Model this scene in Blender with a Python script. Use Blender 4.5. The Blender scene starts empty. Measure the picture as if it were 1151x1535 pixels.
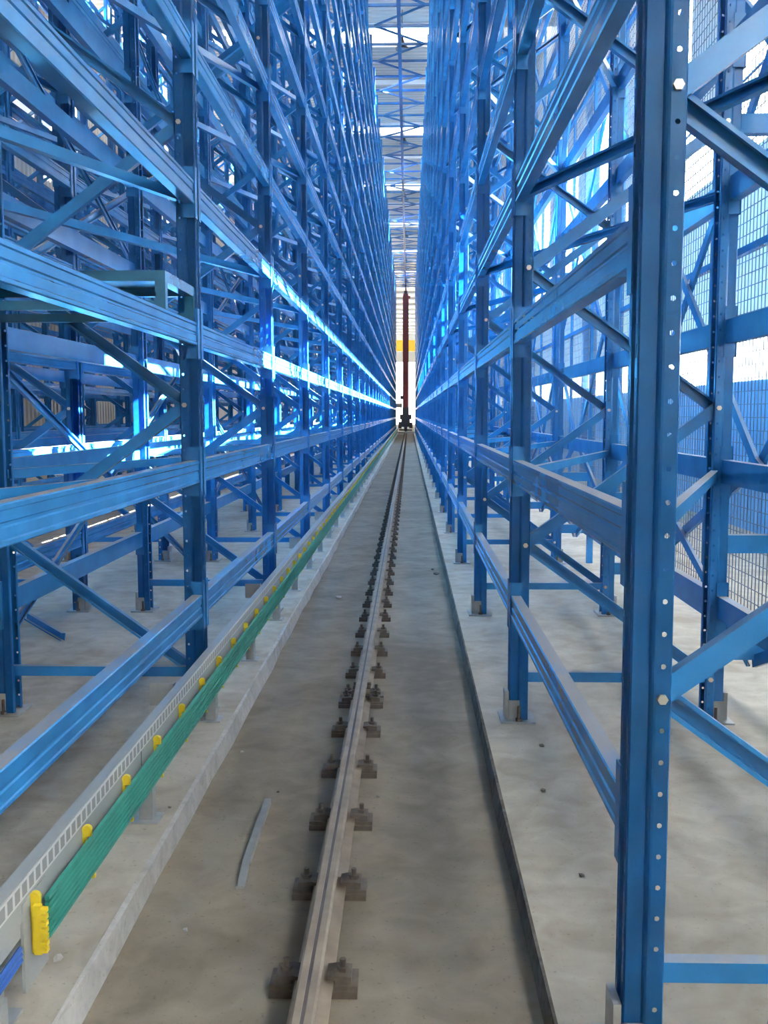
import bpy, bmesh, math, random
from mathutils import Vector, Matrix
random.seed(7)
scene = bpy.context.scene
C = scene.collection

# ------------------------------------------------------------------ camera
CAM_Z = 1.545
F_PX, PITCH, YAW, ROLL = 1484.5, 0.0984, 0.0251, -0.0019
cd = bpy.data.cameras.new('camera')
cd.sensor_fit = 'HORIZONTAL'; cd.sensor_width = 36.0
cd.lens = 36.0 * F_PX / 1151.0
cd.clip_end = 800
cam = bpy.data.objects.new('camera', cd); C.objects.link(cam)
Fv = Vector((-math.sin(YAW)*math.cos(PITCH), math.cos(YAW)*math.cos(PITCH), -math.sin(PITCH)))
Rv = Vector((math.cos(YAW), math.sin(YAW), 0)); Uv = Rv.cross(Fv)
R2 = Rv*math.cos(ROLL) + Uv*math.sin(ROLL); U2 = R2.cross(Fv)
m = Matrix.Identity(4)
for r in range(3):
    m[r][0], m[r][1], m[r][2] = R2[r], U2[r], -Fv[r]
m[0][3], m[1][3], m[2][3] = 0, 0, CAM_Z
cam.matrix_world = m
scene.camera = cam

# ------------------------------------------------------------------ sky, sun, exposure
w = bpy.data.worlds.new('sky'); scene.world = w; w.use_nodes = True
bg = w.node_tree.nodes['Background']
bg.inputs[0].default_value = (1.0, 0.985, 0.955, 1); bg.inputs[1].default_value = 5.3
sd = bpy.data.lights.new('sun', 'SUN'); sd.energy = 340; sd.angle = math.radians(0.6); sd.color = (1, .97, .92)
sun = bpy.data.objects.new('sun', sd); C.objects.link(sun)
sun.location = (30, 30, 30)
sun.rotation_euler = Vector((-1, -.4, -.6)).to_track_quat('-Z', 'Y').to_euler()
vs = scene.view_settings
vs.view_transform = 'Standard'; vs.look = 'None'; vs.gamma = 1; vs.use_curve_mapping = False
vs.exposure = 0.7

# ------------------------------------------------------------------ materials
def nodes(name):
    mt = bpy.data.materials.new(name); mt.use_nodes = True
    nt = mt.node_tree; return mt, nt, nt.nodes['Principled BSDF']
def setp(b, **k):
    for a, v in k.items():
        b.inputs[a.replace('_', ' ')].default_value = v
def simple(name, col, rough=.5, metal=0., var=.12, scale=6., bump=0., coat=0.):
    mt, nt, b = nodes(name)
    setp(b, Roughness=rough, Metallic=metal)
    b.inputs['Coat Weight'].default_value = coat
    tc = nt.nodes.new('ShaderNodeTexCoord'); no = nt.nodes.new('ShaderNodeTexNoise')
    no.inputs['Scale'].default_value = scale; no.inputs['Detail'].default_value = 4
    nt.links.new(tc.outputs['Object'], no.inputs['Vector'])
    rp = nt.nodes.new('ShaderNodeValToRGB')
    rp.color_ramp.elements[0].position = .3; rp.color_ramp.elements[1].position = .7
    rp.color_ramp.elements[0].color = tuple(c*(1-var) for c in col) + (1,)
    rp.color_ramp.elements[1].color = tuple(min(1, c*(1+var)) for c in col) + (1,)
    nt.links.new(no.outputs['Fac'], rp.inputs['Fac']); nt.links.new(rp.outputs['Color'], b.inputs['Base Color'])
    if bump:
        bp = nt.nodes.new('ShaderNodeBump'); bp.inputs['Strength'].default_value = bump; bp.inputs['Distance'].default_value = .01
        nt.links.new(no.outputs['Fac'], bp.inputs['Height']); nt.links.new(bp.outputs['Normal'], b.inputs['Normal'])
    return mt
def blue(name, col, dust=True, rough=.24):
    mt, nt, b = nodes(name)
    setp(b, Roughness=rough)
    b.inputs['Specular IOR Level'].default_value = .38
    b.inputs['Coat Weight'].default_value = .12; b.inputs['Coat Roughness'].default_value = .12
    ge = nt.nodes.new('ShaderNodeNewGeometry'); no = nt.nodes.new('ShaderNodeTexNoise')
    no.inputs['Scale'].default_value = 5; no.inputs['Detail'].default_value = 5
    nt.links.new(ge.outputs['Position'], no.inputs['Vector'])
    rp = nt.nodes.new('ShaderNodeValToRGB')
    rp.color_ramp.elements[0].position = .3; rp.color_ramp.elements[1].position = .75
    rp.color_ramp.elements[0].color = tuple(c*.85 for c in col)+(1,)
    rp.color_ramp.elements[1].color = tuple(min(1, c*1.15+.004) for c in col)+(1,)
    nt.links.new(no.outputs['Fac'], rp.inputs['Fac'])
    if dust:
        # a layer of building dust lies on every face that looks upwards
        sx = nt.nodes.new('ShaderNodeSeparateXYZ'); nt.links.new(ge.outputs['Normal'], sx.inputs[0])
        mr = nt.nodes.new('ShaderNodeMapRange'); mr.inputs[1].default_value = .75; mr.inputs[2].default_value = .95
        mr.inputs[4].default_value = .8
        nt.links.new(sx.outputs['Z'], mr.inputs[0])
        n2 = nt.nodes.new('ShaderNodeTexNoise'); n2.inputs['Scale'].default_value = 2.2; n2.inputs['Detail'].default_value = 6
        nt.links.new(ge.outputs['Position'], n2.inputs['Vector'])
        m2 = nt.nodes.new('ShaderNodeMapRange'); m2.inputs[1].default_value = .35; m2.inputs[2].default_value = .5
        m2.inputs[3].default_value = .35
        nt.links.new(n2.outputs['Fac'], m2.inputs[0])
        mu = nt.nodes.new('ShaderNodeMath'); mu.operation = 'MULTIPLY'
        nt.links.new(mr.outputs[0], mu.inputs[0]); nt.links.new(m2.outputs[0], mu.inputs[1])
        mx = nt.nodes.new('ShaderNodeMix'); mx.data_type = 'RGBA'
        nt.links.new(mu.outputs[0], mx.inputs[0]); nt.links.new(rp.outputs['Color'], mx.inputs[6])
        mx.inputs[7].default_value = (.34, .30, .25, 1)
        nt.links.new(mx.outputs[2], b.inputs['Base Color'])
        ml = nt.nodes.new('ShaderNodeMapRange'); ml.inputs[3].default_value = rough; ml.inputs[4].default_value = .85
        nt.links.new(mu.outputs[0], ml.inputs[0]); nt.links.new(ml.outputs[0], b.inputs['Roughness'])
        mc = nt.nodes.new('ShaderNodeMapRange'); mc.inputs[3].default_value = .12; mc.inputs[4].default_value = 0
        nt.links.new(mu.outputs[0], mc.inputs[0]); nt.links.new(mc.outputs[0], b.inputs['Coat Weight'])
    else:
        nt.links.new(rp.outputs['Color'], b.inputs['Base Color'])
    return mt
def concrete(name, c0, c1, sc=1.0):
    mt, nt, b = nodes(name); setp(b, Roughness=.85); b.inputs['Specular IOR Level'].default_value = .2
    ge = nt.nodes.new('ShaderNodeNewGeometry')
    def noise(s, d, dist=0.):
        n = nt.nodes.new('ShaderNodeTexNoise'); n.inputs['Scale'].default_value = s; n.inputs['Detail'].default_value = d
        n.inputs['Distortion'].default_value = dist
        nt.links.new(ge.outputs['Position'], n.inputs['Vector']); return n
    a, f, sp = noise(.9*sc, 6, 1.6), noise(7*sc, 8, .6), noise(60, 2)
    rp = nt.nodes.new('ShaderNodeValToRGB')
    rp.color_ramp.elements[0].position = .37; rp.color_ramp.elements[1].position = .63
    rp.color_ramp.elements[0].color = c0+(1,); rp.color_ramp.elements[1].color = c1+(1,)
    mx = nt.nodes.new('ShaderNodeMix'); mx.data_type = 'FLOAT'; mx.inputs[0].default_value = .45
    nt.links.new(a.outputs['Fac'], mx.inputs[2]); nt.links.new(f.outputs['Fac'], mx.inputs[3])
    nt.links.new(mx.outputs[0], rp.inputs['Fac'])
    r2 = nt.nodes.new('ShaderNodeValToRGB')
    r2.color_ramp.elements[0].position = .24; r2.color_ramp.elements[1].position = .36
    r2.color_ramp.elements[0].color = (.75, .73, .7, 1); r2.color_ramp.elements[1].color = (1, 1, 1, 1)
    nt.links.new(sp.outputs['Fac'], r2.inputs['Fac'])
    mm = nt.nodes.new('ShaderNodeMix'); mm.data_type = 'RGBA'; mm.blend_type = 'MULTIPLY'; mm.inputs[0].default_value = 1
    nt.links.new(rp.outputs['Color'], mm.inputs[6]); nt.links.new(r2.outputs['Color'], mm.inputs[7])
    nt.links.new(mm.outputs[2], b.inputs['Base Color'])
    bp = nt.nodes.new('ShaderNodeBump'); bp.inputs['Strength'].default_value = .25; bp.inputs['Distance'].default_value = .01
    nt.links.new(f.outputs['Fac'], bp.inputs['Height']); nt.links.new(bp.outputs['Normal'], b.inputs['Normal'])
    return mt
def corrugated(name, col, axis='Y', pitch=.2, rough=.4):
    mt, nt, b = nodes(name); setp(b, Roughness=rough); b.inputs['Base Color'].default_value = col+(1,)
    ge = nt.nodes.new('ShaderNodeNewGeometry')
    wv = nt.nodes.new('ShaderNodeTexWave'); wv.bands_direction = axis; wv.inputs['Scale'].default_value = .314/pitch
    nt.links.new(ge.outputs['Position'], wv.inputs['Vector'])
    bp = nt.nodes.new('ShaderNodeBump'); bp.inputs['Strength'].default_value = .6; bp.inputs['Distance'].default_value = .03
    nt.links.new(wv.outputs['Fac'], bp.inputs['Height']); nt.links.new(bp.outputs['Normal'], b.inputs['Normal'])
    return mt
def frosted(name, fac, col=(.7, .72, .73)):
    # milky sheet: scatters a share of the daylight behind it into the hall
    mt = bpy.data.materials.new(name); mt.use_nodes = True; nt = mt.node_tree; nt.nodes.clear()
    o = nt.nodes.new('ShaderNodeOutputMaterial'); t = nt.nodes.new('ShaderNodeBsdfTranslucent'); d = nt.nodes.new('ShaderNodeBsdfDiffuse')
    t.inputs[0].default_value = (.95, .98, 1, 1); d.inputs[0].default_value = col+(1,)
    mx = nt.nodes.new('ShaderNodeMixShader'); mx.inputs[0].default_value = fac
    nt.links.new(d.outputs[0], mx.inputs[1]); nt.links.new(t.outputs[0], mx.inputs[2]); nt.links.new(mx.outputs[0], o.inputs[0])
    return mt
def clear(name, tint=(.95, .98, 1)):
    mt = bpy.data.materials.new(name); mt.use_nodes = True; nt = mt.node_tree; nt.nodes.clear()
    o = nt.nodes.new('ShaderNodeOutputMaterial'); t = nt.nodes.new('ShaderNodeBsdfTransparent'); t.inputs[0].default_value = tint+(1,)
    g = nt.nodes.new('ShaderNodeBsdfGlossy'); g.inputs['Roughness'].default_value = .05
    mx = nt.nodes.new('ShaderNodeMixShader'); mx.inputs[0].default_value = .06
    nt.links.new(t.outputs[0], mx.inputs[1]); nt.links.new(g.outputs[0], mx.inputs[2]); nt.links.new(mx.outputs[0], o.inputs[0])
    return mt
def tape_mat():
    # printed positioning tape: white ladder with grey windows
    mt, nt, b = nodes('position_tape'); setp(b, Roughness=.5)
    ge = nt.nodes.new('ShaderNodeNewGeometry'); sx = nt.nodes.new('ShaderNodeSeparateXYZ')
    nt.links.new(ge.outputs['Position'], sx.inputs[0])
    def mth(op, a, v=None, b2=None):
        n = nt.nodes.new('ShaderNodeMath'); n.operation = op; nt.links.new(a, n.inputs[0])
        if v is not None: n.inputs[1].default_value = v
        if b2 is not None: nt.links.new(b2, n.inputs[1])
        return n.outputs[0]
    fr = mth('FRACT', mth('DIVIDE', sx.outputs['Y'], .045))
    inw = mth('GREATER_THAN', fr, .30)
    lo = mth('GREATER_THAN', sx.outputs['Z'], BUS_TOP-.044); hi = mth('LESS_THAN', sx.outputs['Z'], BUS_TOP-.010)
    win = mth('MULTIPLY', mth('MULTIPLY', inw, b2=lo), b2=hi)
    mx = nt.nodes.new('ShaderNodeMix'); mx.data_type = 'RGBA'; nt.links.new(win, mx.inputs[0])
    mx.inputs[6].default_value = (.62, .61, .58, 1); mx.inputs[7].default_value = (.27, .265, .25, 1)
    nt.links.new(mx.outputs[2], b.inputs['Base Color']); return mt
BUS_TOP = CAM_Z - 1.139
M = dict(
    blue=blue('blue_paint', (.020, .178, .415)), post=blue('blue_upright_paint', (.017, .160, .395), dust=False, rough=.26),
    teal=blue('teal_paint', (.022, .13, .22)), dark_blue=blue('navy_paint', (.012, .09, .30)),
    galv=simple('galvanised_steel', (.36, .36, .34), .45, .35, .15, 12), grey=simple('grey_powder_coat', (.34, .345, .33), .45, 0, .06, 4),
    rust=simple('dusty_rusty_steel', (.13, .10, .075), .7, .2, .3, 25, .3), railm=simple('dusty_rail_steel', (.27, .21, .155), .7, .0, .22, 9, .15),
    zinc=simple('zinc_bolt', (.55, .54, .46), .35, .8, .1, 30), yellow=simple('yellow_plastic', (.72, .52, .02), .45, 0, .08, 20),
    green=simple('green_conductor', (.035, .25, .19), .42, 0, .15, 8), tape=tape_mat(),
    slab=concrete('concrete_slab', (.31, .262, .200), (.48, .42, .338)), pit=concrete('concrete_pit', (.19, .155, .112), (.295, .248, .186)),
    edge=concrete('worn_concrete_edge', (.38, .35, .31), (.52, .49, .45), 3), outside=concrete('outside_ground', (.10, .095, .09), (.14, .135, .13)),
    roof=corrugated('roof_sheet', (.22, .215, .20), 'Y', .3), wallp=corrugated('wall_sheet', (.62, .64, .65), 'Y', .25),
    plinth=corrugated('blue_sheet', (.10, .30, .50), 'Y', .18), beige=corrugated('beige_sheet', (.30, .265, .21), 'Y', .3),
    frost=frosted('milky_panel', .26), daylight=frosted('glow_wall_sheet', .018, (.62, .60, .56)), fill_sheet=frosted('front_fill_sheet', .11), glass=clear('clear_panel'), red=simple('red_mast_paint', (.13, .016, .018), .4, 0, .15, 3),
    dark=simple('dark_machine_paint', (.035, .032, .035), .5, .1, .2, 8), ycrane=simple('yellow_crane_paint', (.62, .36, .02), .45, 0, .08, 1),
    wire=simple('mesh_wire', (.10, .13, .17), .5, .4, .1, 8), roofsteel=blue('truss_paint', (.018, .10, .27), dust=False),
    dull=simple('dull_steel', (.24, .235, .22), .55, .15, .12, 15),
    wear=simple('worn_rail_streak', (.085, .065, .06), .6, .1, .3, 4), pit_shade=concrete('shade_painted_face', (.07, .06, .05), (.16, .14, .118), 4),
    wood=simple('debris', (.16, .13, .10), .8, 0, .3, 30, .3), black=simple('black_cable', (.02, .02, .022), .5), cableblue=simple('blue_cable', (.03, .10, .35), .45),
)

# ------------------------------------------------------------------ mesh helpers
class MB:
    def __init__(s): s.v = []; s.f = []
    def add(s, vs, fs):
        n = len(s.v); s.v += [tuple(v) for v in vs]; s.f += [tuple(n+i for i in f) for f in fs]; return s
    def box(s, x0, x1, y0, y1, z0, z1):
        return s.add([(x, y, z) for z in (z0, z1) for y in (y0, y1) for x in (x0, x1)],
                     [(0, 2, 3, 1), (4, 5, 7, 6), (0, 1, 5, 4), (2, 6, 7, 3), (0, 4, 6, 2), (1, 3, 7, 5)])
    def prism(s, poly, fn, a, b, caps=True):
        # poly: list of 2-D points; fn(p, t) -> 3-D point
        n = len(poly)
        fs = [(i, (i+1) % n, n+(i+1) % n, n+i) for i in range(n)]
        if caps: fs += [tuple(range(n-1, -1, -1)), tuple(range(n, 2*n))]
        return s.add([fn(p, a) for p in poly] + [fn(p, b) for p in poly], fs)
    def bar(s, p0, p1, poly, up=(0, 0, 1)):
        # poly in (side, up) coordinates swept from p0 to p1
        p0, p1 = Vector(p0), Vector(p1); d = (p1-p0).normalized(); up = Vector(up)
        sd_ = d.cross(up).normalized(); u = sd_.cross(d)
        return s.prism(poly, lambda q, t: (p0 if t == 0 else p1) + sd_*q[0] + u*q[1], 0, 1)
    def rod(s, p0, p1, r, n=8):
        return s.bar(p0, p1, [(r*math.cos(2*math.pi*i/n), r*math.sin(2*math.pi*i/n)) for i in range(n)],
                     up=(0, 0, 1) if abs((Vector(p1)-Vector(p0)).normalized().z) < .9 else (0, 1, 0))
    def mesh(s, name, mat):
        me = bpy.data.meshes.new(name); me.from_pydata(s.v, [], s.f); me.update()
        if mat: me.materials.append(M[mat])
        return me
def rect(w_, h_): return [(-w_/2, -h_/2), (w_/2, -h_/2), (w_/2, h_/2), (-w_/2, h_/2)]
def chan(w_, d_, t=.004, flip=1):
    # C section: web along "up", flanges towards +side*flip
    l = .011
    p = [(0, -w_/2), (d_, -w_/2), (d_, -w_/2+l), (d_-t, -w_/2+l), (d_-t, -w_/2+t), (t, -w_/2+t),
         (t, w_/2-t), (d_-t, w_/2-t), (d_-t, w_/2-l), (d_, w_/2-l), (d_, w_/2), (0, w_/2)]
    return p if flip > 0 else [(-x, y) for x, y in reversed(p)]
def obj(name, me, parent=None, loc=(0, 0, 0), rz=0.0):
    if isinstance(me, tuple): me = me[0].mesh(name, me[1])
    o = bpy.data.objects.new(name, me); C.objects.link(o); o.location = loc
    if rz: o.rotation_euler = (0, 0, rz)
    if parent: o.parent = parent
    return o
def empty(name, loc=(0, 0, 0), rz=0.0, parent=None):
    o = bpy.data.objects.new(name, None); C.objects.link(o); o.location = loc
    o.empty_display_size = .1
    if rz: o.rotation_euler = (0, 0, rz)
    if parent: o.parent = parent
    return o
def tag(o, label=None, cat=None, group=None, kind=None):
    if label: o['label'] = label
    if cat: o['category'] = cat
    if group: o['group'] = group
    if kind: o['kind'] = kind
    return o
ORD = ('first second third fourth fifth sixth seventh eighth ninth tenth eleventh twelfth thirteenth fourteenth fifteenth sixteenth '
       'seventeenth eighteenth nineteenth twentieth twenty-first twenty-second twenty-third twenty-fourth twenty-fifth twenty-sixth '
       'twenty-seventh twenty-eighth twenty-ninth thirtieth thirty-first thirty-second thirty-third thirty-fourth thirty-fifth thirty-sixth').split()
def ordn(i):
    if i < len(ORD): return ORD[i]
    t = ['', '', '', 'thirty', 'forty', 'fifty', 'sixty', 'seventy', 'eighty', 'ninety'][(i+1)//10]
    return t + ('-' + ORD[(i+1) % 10 - 1] if (i+1) % 10 else 'th').replace('-', '-')

# ------------------------------------------------------------------ dimensions read from the photograph
BAY, Y0, NB = 2.66, 2.282, 30
XR, XL, DEP = .508, -1.035, 1.07        # aisle faces of the right and left rack, rack depth over the uprights
PW, PD = .120, .092                     # upright: width along the aisle, depth
ZL = .02                               # the slab under the left rack lies a little higher
POST_H = 12.10
LEV = [.645 + .675*k for k in range(17)]
BH = .114
ROOF = 13.75
PIT = -.07
END = Y0 + NB*BAY                       # last frames
XPITL, XPITR = -.892, .376
W_R = 4.5; W_L = -10.6; Y_A = -11.0; Y_B = 152.0

# ================================================================== the setting
def structure(name, mb, mat): return tag(obj(name, (mb, mat)), kind='structure')
structure('floor_right', MB().box(XPITR, W_R+.1, Y_A, END+2.2, -.4, 0), 'slab')
structure('floor_far', MB().box(XPITR, W_R+.1, END+2.2, Y_B, -.4, 0), 'outside')
structure('floor_left', MB().box(W_L-.1, XPITL, Y_A, END+2.2, -.4, ZL), 'slab')
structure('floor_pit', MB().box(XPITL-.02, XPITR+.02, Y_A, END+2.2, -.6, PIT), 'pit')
structure('floor_end', MB().box(W_L-.1, XPITR, END+2.2, Y_B, -.4, ZL), 'outside')
# worn light edge along the left side of the pit: an uneven, slightly leaning kerb face
mb = MB(); n = 200; pts = []
for i in range(n+1):
    y = Y_A + (END+2.2-Y_A)*i/n
    pts.append((y, random.uniform(-.008, .008), random.uniform(-.012, .008)))
for i in range(n):
    (y, a, b), (y2, a2, b2) = pts[i], pts[i+1]
    mb.add([(XPITL-.004, y, ZL+.002), (XPITL-.004, y2, ZL+.002), (XPITL+.010+a, y, ZL-.002), (XPITL+.010+a2, y2, ZL-.002),
            (XPITL+.022+b, y, PIT+.0), (XPITL+.022+b2, y2, PIT+.0), (XPITL-.03, y, PIT), (XPITL-.03, y2, PIT)],
           [(0, 2, 3, 1), (2, 4, 5, 3), (4, 6, 7, 5), (0, 1, 7, 6)])
structure('trim_1', mb, 'edge')
# slightly ragged right pit face, its shade painted in as dark concrete colour
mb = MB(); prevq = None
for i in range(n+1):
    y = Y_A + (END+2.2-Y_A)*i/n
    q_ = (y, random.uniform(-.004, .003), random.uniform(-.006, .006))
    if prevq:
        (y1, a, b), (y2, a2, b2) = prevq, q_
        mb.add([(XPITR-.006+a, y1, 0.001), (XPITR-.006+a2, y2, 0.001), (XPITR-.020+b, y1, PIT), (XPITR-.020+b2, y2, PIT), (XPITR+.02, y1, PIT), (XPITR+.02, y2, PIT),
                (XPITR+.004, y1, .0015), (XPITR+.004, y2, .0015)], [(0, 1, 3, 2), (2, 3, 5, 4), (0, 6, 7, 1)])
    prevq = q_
structure('shade_trim_2', mb, 'pit_shade')
structure('ground', MB().box(-120, 160, -120, 320, -.9, -.42), 'outside')
structure('ground_yard', MB().box(W_R+.35, 60, -60, 220, -.42, -.02), 'outside')

# right wall: blue sheet plinth, milky ribbon window, grey sheets, tall window whose lowest row is clear glass
wr = tag(empty('wall_right', (W_R, 0, 0)), kind='structure')
SEG = 5.32; Y_CLEAR0, Y_CLEAR1 = 9.2, 55.0
k = 0; y = Y_A
edges = [Y_A, -5.3, 0, 2.7, Y_CLEAR0]
while edges[-1] + SEG < Y_B: edges.append(edges[-1]+SEG)
edges.append(Y_B)
cache = {}
def slabpiece(name, x0, x1, ln, z0, z1, mat):
    key = (name, round(ln, 3), z0, z1, mat)
    if key not in cache: cache[key] = MB().box(x0, x1, .012, ln-.012, z0, z1).mesh(name, mat)
    return cache[key]
for a, b in zip(edges, edges[1:]):
    ln = b-a
    obj('plinth_panel', slabpiece('plinth_panel', 0, .16, ln, 0, 1.98, 'plinth'), wr, (0, a, 0))
    if a < END: obj('window_pane', slabpiece('window_pane', .06, .07, ln, 1.98, 2.74, 'frost'), wr, (0, a, 0))
    else: obj('wall_panel', slabpiece('wall_panel', 0, .14, ln, 1.98, 2.74, 'wallp'), wr, (0, a, 0))
    obj('wall_panel', slabpiece('wall_panel', 0, .14, ln, 2.74, 5.0, 'daylight' if a < END else 'wallp'), wr, (0, a, 0))  # grey sheets made faintly translucent, an added glow that lightens the wall
    if Y_CLEAR0-.1 <= a < Y_CLEAR1:
        obj('window_pane', slabpiece('window_pane', .06, .066, ln, 5.0, 6.0, 'glass'), wr, (0, a, 0))
        obj('window_pane', slabpiece('window_pane', .06, .07, ln*.62, 6.05, 8.5, 'frost'), wr, (0, a+ln*.38, 0))
        obj('wall_panel', slabpiece('wall_panel', 0, .14, ln*.38, 6.05, 8.5, 'daylight'), wr, (0, a, 0))
        obj('window_rail', slabpiece('window_rail', .03, .11, ln, 6.0, 6.05, 'blue'), wr, (0, a, 0))
    elif a < Y_CLEAR0:
        obj('window_pane', slabpiece('window_pane', .06, .07, ln, 5.0, 8.5, 'frost'), wr, (0, a, 0))
    else:
        obj('wall_panel', slabpiece('wall_panel', 0, .14, ln, 5.0, 8.5, 'wallp'), wr, (0, a, 0))
    obj('wall_panel', slabpiece('wall_panel', 0, .14, ln, 8.5, ROOF-.02, 'wallp'), wr, (0, a, 0))
    obj('wall_column', slabpiece('wall_column', -.16, -.02, .22, 0, ROOF-.35, 'blue'), wr, (0, a-.11, 0))
wl = tag(empty('wall_left', (W_L, 0, 0)), kind='structure')
for a, b in zip(edges, edges[1:]):
    ln = b-a
    obj('wall_panel', slabpiece('wall_panel', -.14, 0, ln, 0, 9.0, 'beige'), wl, (0, a, 0))
    obj('window_pane', slabpiece('window_pane', -.07, -.06, ln, 9.0, 11.0, 'frost'), wl, (0, a, 0))  # unseen high window band, added to bring light to the left racks
    obj('wall_panel', slabpiece('wall_panel', -.14, 0, ln, 11.0, ROOF-.02, 'beige'), wl, (0, a, 0))
# gable walls: far end with a wide open gate, near end closed, with a milky sheet added for fill
wb = tag(empty('wall_back', (0, Y_B, 0)), kind='structure')
obj('wall_panel', (MB().box(W_L, W_R, 0, .15, 9.4, ROOF-.02), 'roof'), wb)
obj('wall_panel', (MB().box(W_L, -9.2, 0, .15, 0, 9.4), 'wallp'), wb)
wf = tag(empty('wall_front', (0, Y_A, 0)), kind='structure')
obj('wall_panel', (MB().box(W_L, W_R, -.15, 0, 9.0, ROOF-.02), 'wallp'), wf)
obj('wall_panel', (MB().box(W_L, W_R, -.15, 0, 0, 1.0), 'wallp'), wf)
obj('window_pane', (MB().box(W_L, W_R, -.07, -.06, 1.0, 9.0), 'fill_sheet'), wf)  # unseen glowing sheet, added as soft fill light from behind the camera

# roof: sheets with a translucent strip every 10.6 m, purlins below
ce = tag(empty('ceiling', (0, 0, ROOF)), kind='structure')
SKY0, SKYP, SKYW = 33.55, 10.65, 1.75
sky_y = [SKY0 + SKYP*i for i in range(-2, 12)]
prev = Y_A
for yc in sky_y + [Y_B + SKYW/2]:
    a, b = yc-SKYW/2, yc+SKYW/2
    if a > prev: obj('roof_panel', (MB().box(W_L-.3, W_R+.3, prev, a, 0, .12), 'roof'), ce)
    if b <= Y_B + .01: obj('skylight_pane', (MB().box(W_L-.3, W_R+.3, a, b, .05, .06), 'glass'), ce)
    prev = b
pur = MB().box(W_L, W_R, -.03, .03, -.16, -.01).mesh('purlin', 'wallp')
y = Y_A+1
while y < Y_B:
    obj('purlin', pur, ce, (0, y, 0)); y += 5.3

# ================================================================== racks
def strip(bm, p, q, z0, z1):
    vs_ = [bm.verts.new((p[0], p[1], z0)), bm.verts.new((q[0], q[1], z0)), bm.verts.new((q[0], q[1], z1)), bm.verts.new((p[0], p[1], z1))]
    bm.faces.new(vs_)
def holed(bm, p, q, z0, z1, c, rad_u, rad_z, n, pitch, zfirst):
    # sheet strip p-q with a row of holes, centre c (0..1) across the strip
    L = math.hypot(q[0]-p[0], q[1]-p[1])
    def P(u, z): t = u/L; return (p[0]+(q[0]-p[0])*t, p[1]+(q[1]-p[1])*t, z)
    z = zfirst
    if z-pitch/2 > z0: strip(bm, p, q, z0, z-pitch/2)
    while z + pitch/2 <= z1:
        a, b = z-pitch/2, z+pitch/2; cu = c*L
        inner = []; outer = []
        for i in range(n):
            an = 2*math.pi*(i + (.5 if n == 4 else 0))/n
            cx, cz = math.cos(an), math.sin(an)
            inner.append(bm.verts.new(P(cu+rad_u*cx*(1.3 if n == 4 else 1), z+rad_z*cz*(1.3 if n == 4 else 1))))
            s_ = max(abs(cx), abs(cz))
            ou = cu + (cx/s_)*(L-cu if cx > 0 else cu); oz = z + (cz/s_)*pitch/2
            outer.append(bm.verts.new(P(ou, oz)))
        for i in range(n):
            j = (i+1) % n
            bm.faces.new((inner[i], outer[i], outer[j], inner[j]))
        z += pitch
    if z-pitch/2 < z1: strip(bm, p, q, z-pitch/2, z1)
def upright_mesh(detail):
    # section in local x (0 = aisle face, growing into the rack) and y; open omega shape
    h = PW/2
    half = [(.088, .034), (PD, .040), (PD, h-.006), (PD-.004, h), (.056, h), (.0510, h-.0012), (.0465, h-.0045), (.0435, h-.0085), (.042, h-.013), (.004, h-.014), (0, h-.018), (0, .020), (.010, .014), (.010, 0)]
    bm = bmesh.new()
    for sg in (1, -1):
        pl = [(x, sg*y) for x, y in half]
        for i, (p, q) in enumerate(zip(pl, pl[1:])):
            if sg < 0: p, q = q, p
            if detail and i == 3: holed(bm, p, q, 0.0, POST_H, .47, .0062, .0062, 8, .075, .222-.15)
            elif detail and i == 10: holed(bm, p, q, 0.0, POST_H, .5, .0045, .016, 4, .075, .222-.1875+.075)
            else: strip(bm, p, q, 0.0, POST_H)
    bmesh.ops.solidify(bm, geom=bm.faces[:], thickness=.0028)
    me = bpy.data.meshes.new('upright'); bm.to_mesh(me); bm.free(); me.materials.append(M['post']); return me
UP_D, UP_S = upright_mesh(True), upright_mesh(False)
NODES = [.222 + .675*k for k in range(18)]
XN = PD - .022                      # bolt line on the upright flange
def brace_mesh(k):
    # k-th diagonal of a frame; local x 0 = one rack face, DEP = other face; low nodes at x = DEP - XN
    xa, xb = (DEP-XN, XN) if k % 2 == 0 else (XN, DEP-XN)
    f = 1 if k % 2 == 0 else -1
    d = Vector((xb-xa, 0, .675)).normalized()*.03
    off = -.019 if f < 0 else .019
    mb = MB(); p0 = Vector((xa, 0, NODES[k]))-d; p1 = Vector((xb, 0, NODES[k+1]))+d
    if p0.x > p1.x: p0, p1 = p1, p0
    # swept left to right: side axis = +-y ; web towards the camera on odd ones, open side on even ones
    if f < 0: mb.bar(p0 + Vector((0, -.038, 0)), p1 + Vector((0, -.038, 0)), [(-a, b) for a, b in reversed(chan(.055, .036))])
    else: mb.bar(p0 + Vector((0, .038, 0)), p1 + Vector((0, .038, 0)), chan(.055, .036))
    return mb
BR = [brace_mesh(k).mesh('diagonal_brace', 'blue') for k in range(17)]
ST_MB = MB().bar((XN-.03, -.03, NODES[0]), (DEP-XN+.03, -.03, NODES[0]), [(-a, b) for a, b in reversed(chan(.05, .04))])
ST = ST_MB.mesh('base_strut', 'blue')
FOOT = MB().box(-.045, PD+.035, -.10, .10, 0, .010)
FOOT.box(-.022, -.003, -.046, .046, .010, .15)          # upstand in front of the upright
FOOT.box(-.003, .052, -.0585, -.0545, .010, .11).box(-.003, .052, .0545, .0585, .010, .11)
FOOT = FOOT.mesh('foot_plate', 'galv')
ANC = MB().rod((0, 0, .01), (0, 0, .085), .008, 8).rod((0, 0, .01), (0, 0, .024), .016, 6).mesh('anchor_bolt', 'rust')
NUT = MB().rod((0, 0, 0), (0, -.009, 0), .0125, 6).mesh('bolt', 'zinc')
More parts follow.
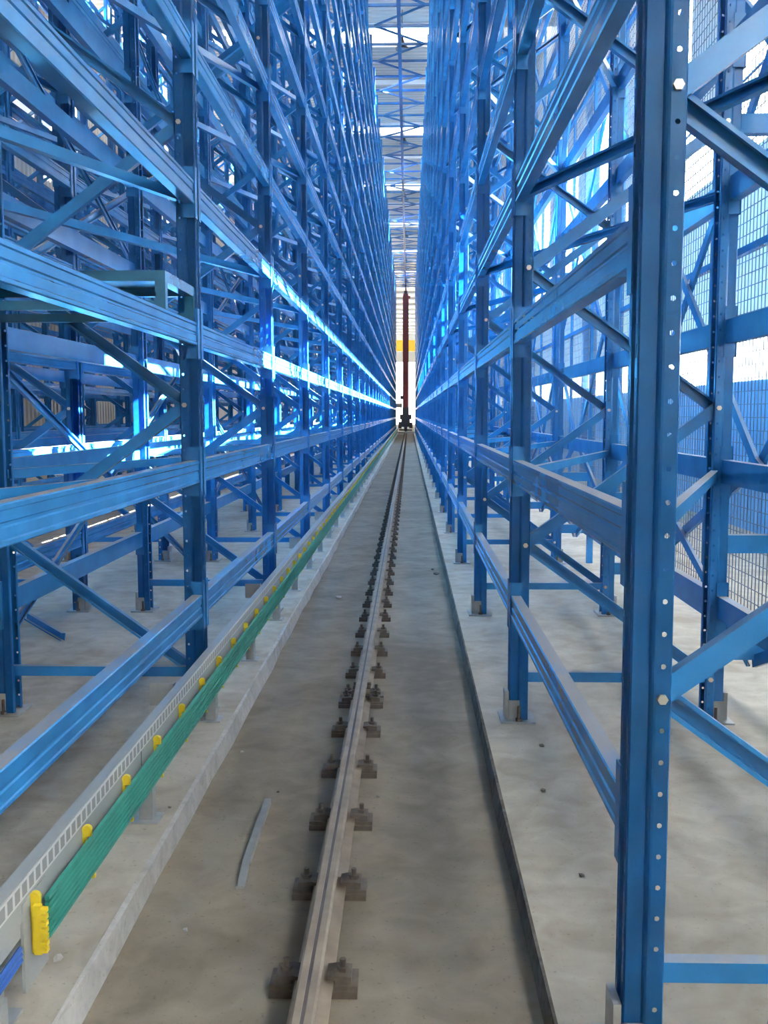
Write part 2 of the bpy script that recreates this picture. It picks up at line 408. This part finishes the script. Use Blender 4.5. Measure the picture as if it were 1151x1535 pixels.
def joined(parts, name, mat):
    mb = MB()
    for me, mtx in parts:
        vs_ = [mtx @ v.co for v in me.vertices]; mb.add(vs_, [tuple(p.vertices) for p in me.polygons])
    return mb.mesh(name, mat)
I4 = Matrix.Identity(4); FLIP = Matrix.Translation((DEP, 0, 0)) @ Matrix.Rotation(math.pi, 4, 'Z')
FAR = joined([(UP_S, I4), (UP_S, FLIP), (ST, I4)] + [(b, I4) for b in BR], 'upright_frame', 'blue')

RACKS = [   # name in words, x of the low-x face, slab height, frames with parts, frames with drilled uprights, first frame
    ('right', 'rack on the right of the aisle', XR, 0.0, 14, 8),
    ('left', 'rack on the left of the aisle', XL-DEP, ZL, 14, 8),
    ('back', 'second rack row on the left', XL-DEP-.42-DEP, ZL, 7, 4),
    ('third', 'third rack row on the left', XL-DEP*2-.42-1.53-DEP, ZL, 0, 0),
    ('fourth', 'rack row along the left wall', XL-DEP*3-.42*2-1.53-DEP, ZL, 0, 0)]
for key, words, x0, zb, nparts, ndet in RACKS:
    for i in range(NB+1):
        y = Y0 + i*BAY
        lab = f'blue upright frame, {ordn(i)} from the camera in the {words}'
        grp = f'upright frames of the {words}'
        if i >= nparts:
            tag(obj('upright_frame', FAR, None, (x0, y, zb)), lab, 'upright frame', grp, 'thing'); continue
        t = tag(empty('upright_frame', (x0, y, zb)), lab, 'upright frame', grp, 'thing')
        me = UP_D if i < ndet else UP_S
        for xx, rz in ((0, 0), (DEP, math.pi)):
            p = obj('upright', me, t, (xx, 0, 0), rz)
            fp = obj('foot_plate', FOOT, p)
            if i < 6:
                for sy in (-.078, .078): obj('anchor_bolt', ANC, p, (.045, sy, 0))
            if i < 6:
                ks = [k for k in range(10) if (k % 2 == 0) == (xx > 0)]
                for k in ks:
                    b = obj('bolt', NUT, p, (XN, -PW/2 if rz == 0 else PW/2, NODES[k]), math.pi if rz else 0)
        obj('base_strut', ST, t)
        for b in BR: obj('diagonal_brace', b, t)

# beams: a box section with rolled grooves, hooked to the uprights by end connectors
BL = BAY - PW
def beam_profile():   # (depth from the face, height from the bottom)
    return [(0, .004), (.004, 0), (.05, 0), (.05, BH), (.004, BH), (0, BH-.004), (0, BH-.016), (.0045, BH-.020), (.0045, .066),
            (.009, .061), (.009, .054), (.0045, .049), (.0045, .019), (0, .015)]
BPOLY = beam_profile()
def beam_mb(mb, x, y, z, s):
    # s = +1: face looks towards -x (depth grows to +x), -1: face looks towards +x
    poly = BPOLY if s > 0 else list(reversed(BPOLY))
    return mb.prism(poly, lambda p, t: (x + s*p[0], y + t, z - BH + p[1]), 0, BL)
BE = {s: beam_mb(MB(), 0, 0, 0, s).mesh('rack_beam', 'blue') for s in (1, -1)}
def conn_mb(s, e):
    # e=0 near end (upright at lower y), e=1 far end
    mb = MB(); y = 0.0 if e == 0 else BL; d = 1 if e == 0 else -1
    ya, yb = sorted((y-d*.0005, y+d*.0045)); mb.box(min(0.002*s, .056*s), max(.002*s, .056*s), ya, yb, -.178, .066)
    ya, yb = sorted((y-d*.044, y+d*.0045)); mb.box(min(-.0045*s, -.0005*s), max(-.0045*s, -.0005*s), ya, yb, -.178, .066)
    return mb
CO = {(s, e): conn_mb(s, e).mesh('end_connector', 'post') for s in (1, -1) for e in (0, 1)}
FACES = []   # (words, x, s, zb, weight)
for key, words, x0, zb, a_, b_ in RACKS:
    wt = {'right': 1, 'left': 1, 'back': .45, 'third': .15, 'fourth': .08}[key]
    aisle_low = key in ('right', 'third')
    nm = {'right': ('aisle face of the right rack', 'wall side of the right rack'),
          'left': ('back of the left aisle rack', 'aisle face of the left rack'),
          'back': ('far side of the second left rack', 'near side of the second left rack'),
          'third': ('near side of the third left rack', 'far side of the third left rack'),
          'fourth': ('wall side of the outermost left rack', 'inner side of the outermost left rack')}[key]
    front = {'right': 0, 'left': 1, 'back': 1, 'third': 0, 'fourth': 1}[key]
    FACES.append((nm[0], x0, 1, zb, wt*(1 if front == 0 else .55)))
    FACES.append((nm[1], x0+DEP, -1, zb, wt*(1 if front == 1 else .55)))
def project(x, y, z):
    d = Vector((x, y, z-CAM_Z)); f = d.dot(Fv)
    if f < .05: return None
    return 575.5 + F_PX*d.dot(R2)/f, 767.5 - F_PX*d.dot(U2)/f
cand = []
for fi, (nm, x, s, zb, wt) in enumerate(FACES):
    for i in range(NB):
        for k, zt in enumerate(LEV):
            area = 0; prevp = None
            for t in range(9):
                y = Y0 + i*BAY + PW/2 + BL*t/8
                p = project(x, y, zt); q = project(x, y, zt-BH)
                if p and q and -20 < p[0] < 1171 and -20 < (p[1]+q[1])/2 < 1555:
                    if prevp: area += abs(p[0]-prevp[0])*abs(q[1]-p[1]) + .3*abs(p[1]-prevp[1])*8
                    prevp = p
                else: prevp = None
            cand.append((area*wt, fi, i, k))
cand.sort(reverse=True)
single = set(c[1:] for c in cand[:300] if c[0] > 0)
rest = MB()
for _, fi, i, k in cand:
    nm, x, s, zb, wt = FACES[fi]; y = Y0 + i*BAY + PW/2; z = LEV[k]
    if (fi, i, k) in single:
        o = obj('rack_beam', BE[s], None, (x, y, z))
        tag(o, f'blue rack beam, {ordn(k)} level up, {ordn(i)} bay, {nm}', 'rack beam', 'horizontal beams of the racks', 'thing')
        for e in (0, 1): obj('end_connector', CO[(s, e)], o)
    else:
        beam_mb(rest, x, y, z, s)
        for e in (0, 1):
            yy = y if e == 0 else y+BL
            rest.box(min(x-.004*s, x+.056*s), max(x-.004*s, x+.056*s), yy-.02, yy+.02, z-.178, z+.066) if i < 14 else None
tag(obj('rack_beams', (rest, 'blue')), 'remaining blue beams filling the upper and farther bays of all racks', 'rack beams', kind='stuff')

# horizontal diagonals lying between the beams at every second level
PL = [(-a, b) for a, b in reversed(chan(.045, .035))]
def plan_brace(x0, zb, flip, words, bays, levels):
    me = {}
    for i in bays:
        for k in levels:
            z = LEV[k]-.075
            up_dir = (k in (1, 5)) if flip else True
            if up_dir not in me:
                a, b = ((.06, 0), (DEP-.06, BAY)) if up_dir else ((DEP-.06, 0), (.06, BAY))
                me[up_dir] = MB().bar((a[0], a[1]+.05, 0), (b[0], b[1]-.05, 0), PL).mesh('plan_brace', 'blue')
            tag(obj('plan_brace', me[up_dir], None, (x0, Y0+i*BAY, z)),
                f'blue horizontal diagonal channel, {ordn(k)} level, {ordn(i)} bay of the {words}', 'brace', 'horizontal diagonals between beams', 'thing')
plan_brace(XR, 0, True, 'right rack', range(0, 12), (1, 3, 5, 7))
plan_brace(XL-DEP, ZL, False, 'left aisle rack', range(0, 12), (1, 3, 5, 7))
plan_brace(XL-DEP*2-.42, ZL, False, 'second left rack', range(0, 6), (1, 3, 5))

# crossed flat braces behind the racks
def cross(x, y0, y1, z0, z1, words):
    t = tag(empty('cross_brace', (x, y0, z0)), words, 'brace', 'crossed braces behind the racks', 'thing')
    ly, lz = y1-y0, z1-z0
    for (a, b, dx) in (((0, 0), (ly, lz), -.012), ((0, lz), (ly, 0), .012)):
        obj('brace_bar', (MB().bar((dx, a[0], a[1]), (dx, b[0], b[1]), chan(.06, .02)), 'blue'), t)
for i in range(0, 9):
    for j, (z0, z1) in enumerate(((.30, 1.30), (1.30, 3.32), (3.32, 5.35), (5.35, 7.37))):
        cross(XR+DEP+.14, Y0+i*BAY, Y0+(i+1)*BAY, z0, z1, f'blue crossed bars behind the {ordn(i)} bay of the right rack, {ordn(j)} from the floor')
for i in range(0, 12, 2):
    for j in range(4):
        cross(XL-DEP-.21, Y0+(i+1)*BAY, Y0+(i+3)*BAY, ZL+.01+j*2.025, ZL+.01+(j+1)*2.025,
              f'blue crossed bars between the two left racks, {ordn(i//2)} along and {ordn(j)} from the floor')

# ------------------------------------------------------------------ tie truss over the aisle and top guide rail
ZT = 11.86
tie_me = MB().box(XL-.05, XR+.05, -.03, .03, -.03, .03).mesh('top_tie', 'roofsteel')
dg = {}
for sgn in (1, -1):
    a, b = (XL+.10, XR-.07) if sgn > 0 else (XR-.07, XL+.10)
    dg[sgn] = MB().bar((a, 0, 0), (b, BAY/2, 0), rect(.045, .045)).mesh('tie_diagonal', 'roofsteel')
for j in range(12, 2*NB+1):
    y = Y0 + j*BAY/2
    o = tag(obj('top_tie', tie_me, None, (0, y, ZT)), f'blue cross tie over the aisle under the roof, {ordn(j-12)} along', 'tie', 'ties over the aisle', 'thing')
    if j < 2*NB: obj('tie_diagonal', dg[1 if j % 2 else -1], o)
XG = -.262
prof = [(-.05, 0), (.05, 0), (.05, .012), (.006, .012), (.006, .12), (.05, .12), (.05, .132), (-.05, .132), (-.05, .12), (-.006, .12), (-.006, .012), (-.05, .012)]
tg = obj('top_guide_rail', (MB().prism(prof, lambda p, t: (p[0], t, p[1]), Y0, END+6), 'roofsteel'), None, (XG, 0, ZT-.03-.135))
tag(tg, 'long dark blue guide rail hanging above the aisle under the ties', 'guide rail', kind='thing')
lamp_b = MB(); 
for i, (r0, z0, r1, z1) in enumerate(((.04, .30, .06, .22), (.06, .22, .10, .12), (.10, .12, .20, -.02), (.20, -.02, .19, -.06))):
    n = 16
    lamp_b.add([(r*math.cos(2*math.pi*q/n), r*math.sin(2*math.pi*q/n), z) for r, z in ((r0, z0), (r1, z1)) for q in range(n)],
               [(q, (q+1) % n, n+(q+1) % n, n+q) for q in range(n)])
lamp_b.add([(.19*math.cos(2*math.pi*q/16), .19*math.sin(2*math.pi*q/16), -.05) for q in range(16)], [tuple(range(15, -1, -1))])
lamp_me = lamp_b.mesh('lamp_shade', 'dark'); rod_me = MB().rod((0, 0, .28), (0, 0, 1.1), .012, 6).mesh('suspension_rod', 'dark')
for j in range(7):
    t = tag(empty('high_bay_lamp', (XG+.05, SKY0-2.3+SKYP*j, ROOF-1.15)), f'dark round hanging lamp over the aisle, {ordn(j)} from the camera', 'lamp', 'lamps under the roof', 'thing')
    obj('lamp_shade', lamp_me, t); obj('suspension_rod', rod_me, t)

# ------------------------------------------------------------------ crane rail with clips
XRAIL = -.265; RB = PIT + .022; RT = CAM_Z - 1.545 - .0
hd = .031
rp_ = [(-.054, 0), (.054, 0), (.054, .008), (.012, .022), (.007, .034), (.007, .074), (.026, .084), (hd, .088), (hd, .102), (.024, .108),
       (.006, .1085), (.004, .1065), (-.004, .1065), (-.006, .1085), (-.024, .108), (-hd, .102), (-hd, .088), (-.026, .084), (-.007, .074), (-.007, .034), (-.012, .022), (-.054, .008)]
rp_ = [(x, z*.88) for x, z in rp_]
rail = tag(empty('crane_rail', (XRAIL, 0, RB)), 'dusty steel crane rail running down the middle of the pit', 'rail')
obj('rail_profile', (MB().prism(rp_, lambda p, t: (p[0], t, p[1]), .3, END+7), 'railm'), rail)
obj('wear_line', (MB().box(-.0055, .0055, .3, END+7, .0930, .0941), 'wear'), rail)
plate = MB().box(-.123, .123, -.055, .055, -.022, -.002)
plate.box(-.123, -.058, -.045, .045, -.002, .010).box(.058, .123, -.045, .045, -.002, .010)
plate = plate.mesh('base_plate', 'rust')
clip = {}
for sg in (1, -1):
    c_ = MB(); pl = [(sg*.036, .022), (sg*.060, .020), (sg*.062, .010), (sg*.105, .010), (sg*.105, .030), (sg*.062, .034), (sg*.036, .030)]
    if sg < 0: pl = pl[::-1]
    c_.prism(pl, lambda p, t: (p[0], t, p[1]), -.036, .036); clip[sg] = c_.mesh('rail_clip', 'rust')
nut = MB().rod((0, 0, .028), (0, 0, .044), .017, 6).rod((0, 0, .044), (0, 0, .066), .009, 8).rod((0, 0, .027), (0, 0, .031), .022, 10).mesh('clip_bolt', 'rust')
st = []; y = .978
while y < END+6: st.append(y); y += .558
for i, y in enumerate(st):
    if i >= 60: break
    ys = [y] if i not in (8,) else [y-.06, y+.06]
    for yy in ys:
        b = obj('base_plate', plate, rail, (0, yy, 0))
        for sg in (1, -1):
            obj('rail_clip', clip[sg], b); obj('clip_bolt', nut, b, (sg*.080, 0, 0))
fm = MB()
for y in st[60:]:
    fm.box(-.123, .123, y-.055, y+.055, -.022, -.002)
    for sg in (1, -1): fm.box(min(sg*.04, sg*.105), max(sg*.04, sg*.105), y-.036, y+.036, .006, .034); fm.rod((sg*.08, y, .03), (sg*.08, y, .06), .014, 6)
tag(obj('rail_fastenings', (fm, 'rust'), rail), kind='stuff')
yj = st[8]
fpl = MB().box(.008, .026, yj-.17, yj+.17, .03, .075).box(-.026, -.008, yj-.17, yj+.17, .03, .075)
for q in (-.11, -.04, .04, .11): fpl.rod((-.05, yj+q, .052), (.05, yj+q, .052), .013, 6)
obj('joint_plate', (fpl, 'rust'), rail)

# ------------------------------------------------------------------ conductor rail beside the left rack
XB = -.952; zt = BUS_TOP; YB0 = 2.30; YP0 = 1.5; YB1 = END
bus = tag(empty('conductor_rail', (0, 0, 0)), 'grey power rail with green conductor strips along the left rack', 'power rail')
obj('carrier_profile', (MB().box(XB-.036, XB, YP0, YB1, zt-.105, zt), 'grey'), bus)
obj('back_plate', (MB().box(XB-.010, XB-.004, YB0+.02, YB1, zt-.215, zt-.105), 'grey'), bus)
obj('position_tape', (MB().box(XB, XB+.0025, YP0, YB1, zt-.050, zt-.004), 'tape'), bus)
yj = YB0+1.1
while yj < 40:
    obj('profile_joint', (MB().box(XB-.037, XB+.001, yj, yj+.004, zt-.106, zt-.051), 'dark'), bus); yj += 3.0
NG = 7
gb = MB().prism([(0, 0), (.012, .001), (.012, .010), (0, .011)], lambda p, t: (p[0], t, p[1]), YB0+.10, YB1).mesh('conductor_strip', 'green')
for j in range(NG): obj('conductor_strip', gb, bus, (XB+.022, 0, zt-.197+.0168*j))
ins = MB().box(.001, .026, -.007, .007, -.086, -.066)
n = 10
ins.prism([(.013+.014*math.cos(2*math.pi*q/n), -.066+.013*math.sin(2*math.pi*q/n)) for q in range(n)], lambda p, t: (p[0], t, p[1]), -.008, .008)
ins.box(.001, .010, -.008, .008, -.212, -.085).box(.010, .034, -.006, .006, -.212, -.200)
ins = ins.mesh('insulator', 'yellow')
y = 2.736-.405
while y < YB1:
    obj('insulator', ins, bus, (XB, y+.03, zt)); y += .405
fc = MB().box(0, .020, -.006, .008, -.128, 0)
for q in range(7): fc.box(.016, .034, -.008, .010, -.122+.0172*q, -.122+.0172*q+.011)
obj('feed_clamp', (fc, 'yellow'), bus, (XB+.016, YB0+.040, zt-.078))
lg = MB().box(-.026, .026, -.026, .026, 0, zt-.1-ZL).box(-.05, .05, -.05, .05, 0, .006)
lg = lg.mesh('leg', 'galv')
y = 3.60
while y < YB1:
    obj('leg', lg, bus, (XB-.036, y, ZL)); y += 1.225
bk = MB().box(-.10, 0, -.003, .003, -.06, .035).box(-.10, 0, -.003, .045, -.06, -.057).box(-.004, 0, -.003, .045, -.06, .03).mesh('wall_bracket', 'galv')
y = 4.05
while y < 40:
    obj('wall_bracket', bk, bus, (XB-.038, y, zt-.02)); y += 2.45
ep = MB().box(XB-.012, XB-.004, YB0-.7, YB0+.06, zt-.145, zt-.052).box(XB-.004, XB+.004, YB0+.005, YB0+.16, zt-.29, zt-.06)
obj('end_plate', (ep, 'grey'), bus)
for j in range(3):
    obj('supply_cable', (MB().rod((XB+.006, YB0-.6, zt-.175-.014*j), (XB+.004, YB0-.02, zt-.16-.014*j), .007, 8), 'cableblue'), bus)
jb = MB().box(XB-.10, XB-.02, YB0-.75, YB0-.05, ZL, ZL+.12)
tag(obj('junction_box', (jb, 'grey')), 'pale grey junction box on the floor below the near end of the power rail', 'junction box')

# ------------------------------------------------------------------ mesh fence behind the right rack
XM = XR + DEP + .30; FZ0, FZ1 = .30, 9.6
wm = MB(); wr_ = .0021
q = .0275
while q < BAY:
    wm.box(-wr_, wr_, q-wr_, q+wr_, FZ0, FZ1); q += .055
q = FZ0
while q < FZ1:
    wm.box(-wr_*2, 0, 0, BAY, q-wr_, q+wr_); q += .072
wme = wm.mesh('wire_mesh', 'wire')
fpm = MB().box(-.03, .03, -.03, .03, 0, FZ1).mesh('fence_post', 'blue')
mpm = MB().box(-.015, .015, -.015, .015, FZ0, FZ1).mesh('intermediate_post', 'blue')
frm = MB()
for z in (FZ0, 2.45, 4.85, 7.2, FZ1): frm.box(-.02, .02, .03, BAY-.03, z-.02, z+.02)
frm = frm.mesh('panel_rail', 'blue')
spm = MB()
for z in (.36, .90, 2.92, 4.95): spm.box(-.34, -.03, -.03, .03, z-.045, z+.045)
spm = spm.mesh('spacer_arm', 'blue')
for i in range(18):
    t = tag(empty('mesh_fence_panel', (XM, Y0+i*BAY, 0)), f'tall blue-framed wire mesh panel behind the {ordn(i)} bay of the right rack', 'mesh panel', 'mesh panels behind the right rack')
    obj('fence_post', fpm, t); obj('intermediate_post', mpm, t, (0, BAY/2, 0)); obj('panel_rail', frm, t); obj('spacer_arm', spm, t)
    tag(obj('wire_mesh', wme, t), kind='stuff')

# ------------------------------------------------------------------ steel frame left standing on a beam of the left rack
tf = tag(empty('support_frame', (XL-.01, 4.30, LEV[2]+.001)), 'teal steel support frame standing on the third-level beam of the left rack', 'steel frame')
fw, fd, fh = 1.02, .60, .165
obj('top_rail', (MB().box(-.05, 0, 0, fd, fh-.045, fh), 'teal'), tf)
obj('top_rail', (MB().box(-fw, -fw+.05, 0, fd, fh-.045, fh), 'teal'), tf)
for yy in (0, fd-.045): obj('top_crossbar', (MB().box(-fw+.05, -.05, yy, yy+.045, fh-.045, fh), 'teal'), tf)
for xx in (-.045, -fw):
    for yy in (0, fd-.04): obj('leg', (MB().box(xx, xx+.045, yy, yy+.04, 0, fh-.045), 'teal'), tf)
for yy in (0.005, fd-.035): obj('bottom_crossbar', (MB().box(-fw+.045, -.045, yy, yy+.03, .0, .04), 'teal'), tf)
obj('infill_plate', (MB().box(-fw+.05, -.05, .05, fd-.05, fh-.012, fh-.006), 'teal'), tf)

# ------------------------------------------------------------------ loose things on the floor
lb = empty('loose_angle', (-.579, 3.240, PIT)); lb.rotation_euler = (0, 0, .018)
tag(lb, 'loose grey steel angle lying in the pit left of the rail', 'steel angle')
obj('angle_bar', (MB().bar((0, .17, .0), (0.008, .73, .0), [(-.014, .022), (-.014, .025), (.013, .025), (.013, .0), (.010, .0), (.010, .022)]), 'dull'), lb)
obj('bent_end', (MB().bar((0, .172, .0235), (0.004, .0, .003), [(-.014, -.0015), (.013, -.0015), (.013, .0015), (-.014, .0015)]), 'dull'), lb)
obj('hooked_tip', (MB().box(-.013, .016, -.010, .002, 0, .010), 'dull'), lb)
fb = tag(obj('fallen_channel', (MB().bar((-2.86, 7.25, ZL+.03), (-2.33, 6.55, ZL+.022), chan(.06, .03), up=(0, .2, 1)), 'blue')),
         'blue channel lying on the floor below the second left rack', 'steel channel')
def stone(name, loc, r, mat, lab, cat, grp=None):
    bm = bmesh.new(); bmesh.ops.create_icosphere(bm, subdivisions=1, radius=r)
    for v in bm.verts: v.co *= random.uniform(.65, 1.2); v.co.z *= .55
    zmin = min(v.co.z for v in bm.verts)
    for v in bm.verts: v.co.z -= zmin
    me = bpy.data.meshes.new(name); bm.to_mesh(me); bm.free(); me.materials.append(M[mat])
    tag(obj(name, me, None, loc), lab, cat, grp)
for j, (x, y, z, r) in enumerate([(-.985, 2.62, ZL, .018), (.55, 3.95, 0, .014), (.58, 3.2, 0, .012), (-.62, 8.6, PIT, .03), (.28, 9.9, PIT, .03), (.25, 10.2, PIT, .02),
                                  (-.80, 4.6, PIT, .010), (-.56, 4.1, PIT, .008), (-.13, 4.05, PIT, .010), (-.70, 2.95, PIT, .010), (.62, 4.5, 0, .016), (-.93, 3.7, ZL, .008)]):
    where = ['below the green strips', 'right of the pit', 'near the first right upright', 'left of the rail far down the pit', 'by the right pit edge', 'on the right pit floor',
             'at the foot of the kerb', 'beside the loose angle', 'right of the rail clips', 'in front of the kerb', 'beside a right footplate', 'on the left kerb'][j]
    stone('concrete_crumb', (x, y, z), r, 'wood' if j % 3 else 'edge', f'small concrete crumb lying {where}', 'debris', 'crumbs on the floor')

# ------------------------------------------------------------------ stacker crane at the end of the aisle
YC = END + 2.0
sc = tag(empty('stacker_crane', (XRAIL, YC, PIT+.13)), 'dark red mast stacker crane standing at the far end of the aisle', 'crane')
obj('travel_base', (MB().box(-.13, .13, -.3, 3.2, .06, .42).box(-.55, .55, -.02, .5, .10, .22).box(-.62, -.34, .0, .7, .30, .85).box(.30, .58, .0, .7, .30, .80), 'dark'), sc)
for yy in (.1, 2.8): obj('wheel', (MB().rod((-.05, yy, .14), (.05, yy, .14), .14, 20), 'rust'), sc)
obj('drive_unit', (MB().box(-.36, .36, .1, .9, .42, 1.35).box(-.50, .50, .2, .6, 1.05, 1.45).box(-.28, .28, .15, .8, 1.35, 2.05), 'dark'), sc)
ms = obj('mast', (MB().box(-.20, .20, .3, .85, 1.9, 11.55).box(-.245, -.20, .36, .44, 1.9, 11.4).box(.20, .245, .36, .44, 1.9, 11.4), 'red'), sc)
obj('mast_head', (MB().box(-.14, .14, .4, .8, 11.55, 11.78).box(.14, .38, .45, .7, 11.15, 11.35), 'dark'), sc)
for j in range(20): obj('ladder_rung', (MB().rod((-.1, .27, 2.4+.45*j), (.1, .27, 2.4+.45*j), .012, 6), 'dark'), ms)
obj('control_box', (MB().box(-.46, -.21, .3, .6, 2.75, 3.05), 'dark'), sc)
lc = obj('lift_carriage', (MB().box(-.85, -.30, .9, 2.0, 2.05, 2.4), 'grey'), sc)
rl = tag(empty('guard_railing', (0, END+7.5, ZL)), 'thin guard railing across the far end behind the crane', 'railing')
for z in (.55, 1.1, 3.9, 4.3): obj('rail_bar', (MB().rod((-1.6, 0, z), (1.2, 0, z), .02, 6), 'ycrane'), rl)
for x in (-1.6, -.7, .3, 1.2): obj('post', (MB().rod((x, 0, 0), (x, 0, 4.3), .025, 6), 'ycrane'), rl)
eb = tag(obj('end_buffer', (MB().box(-1.0, .5, 0, .12, 0, .16), 'galv')), 'pale steel buffer bar across the pit end', 'buffer'); eb.location = (0, END+.9, PIT)
yg = tag(empty('bridge_crane', (0, 112, 0)), 'yellow overhead bridge crane girder across the far hall', 'bridge crane')
g0 = CAM_Z + 92.6*112/1484.5; g1 = CAM_Z + 108.8*112/1484.5
obj('girder', (MB().box(W_L+.5, W_R-.3, -.35, .35, g0, g1), 'ycrane'), yg)
for x in (W_L+.6, W_R-.6): obj('end_truck', (MB().box(x-.2, x+.2, -1.3, 1.3, g1-.5, g1+.1), 'ycrane'), yg)
obj('hoist', (MB().box(-3.2, -2.4, -.5, .5, g0-.5, g0), 'dark'), yg)
for x, s in ((W_L+.35, 1), (W_R-.35, -1)):
    tag(obj('crane_runway', (MB().box(x-.15, x+.15, 92, 150, g1-.95, g1-.5), 'blue')), 'blue runway girder of the bridge crane along the ' + ('left' if s > 0 else 'right') + ' wall', 'runway girder', kind='thing')
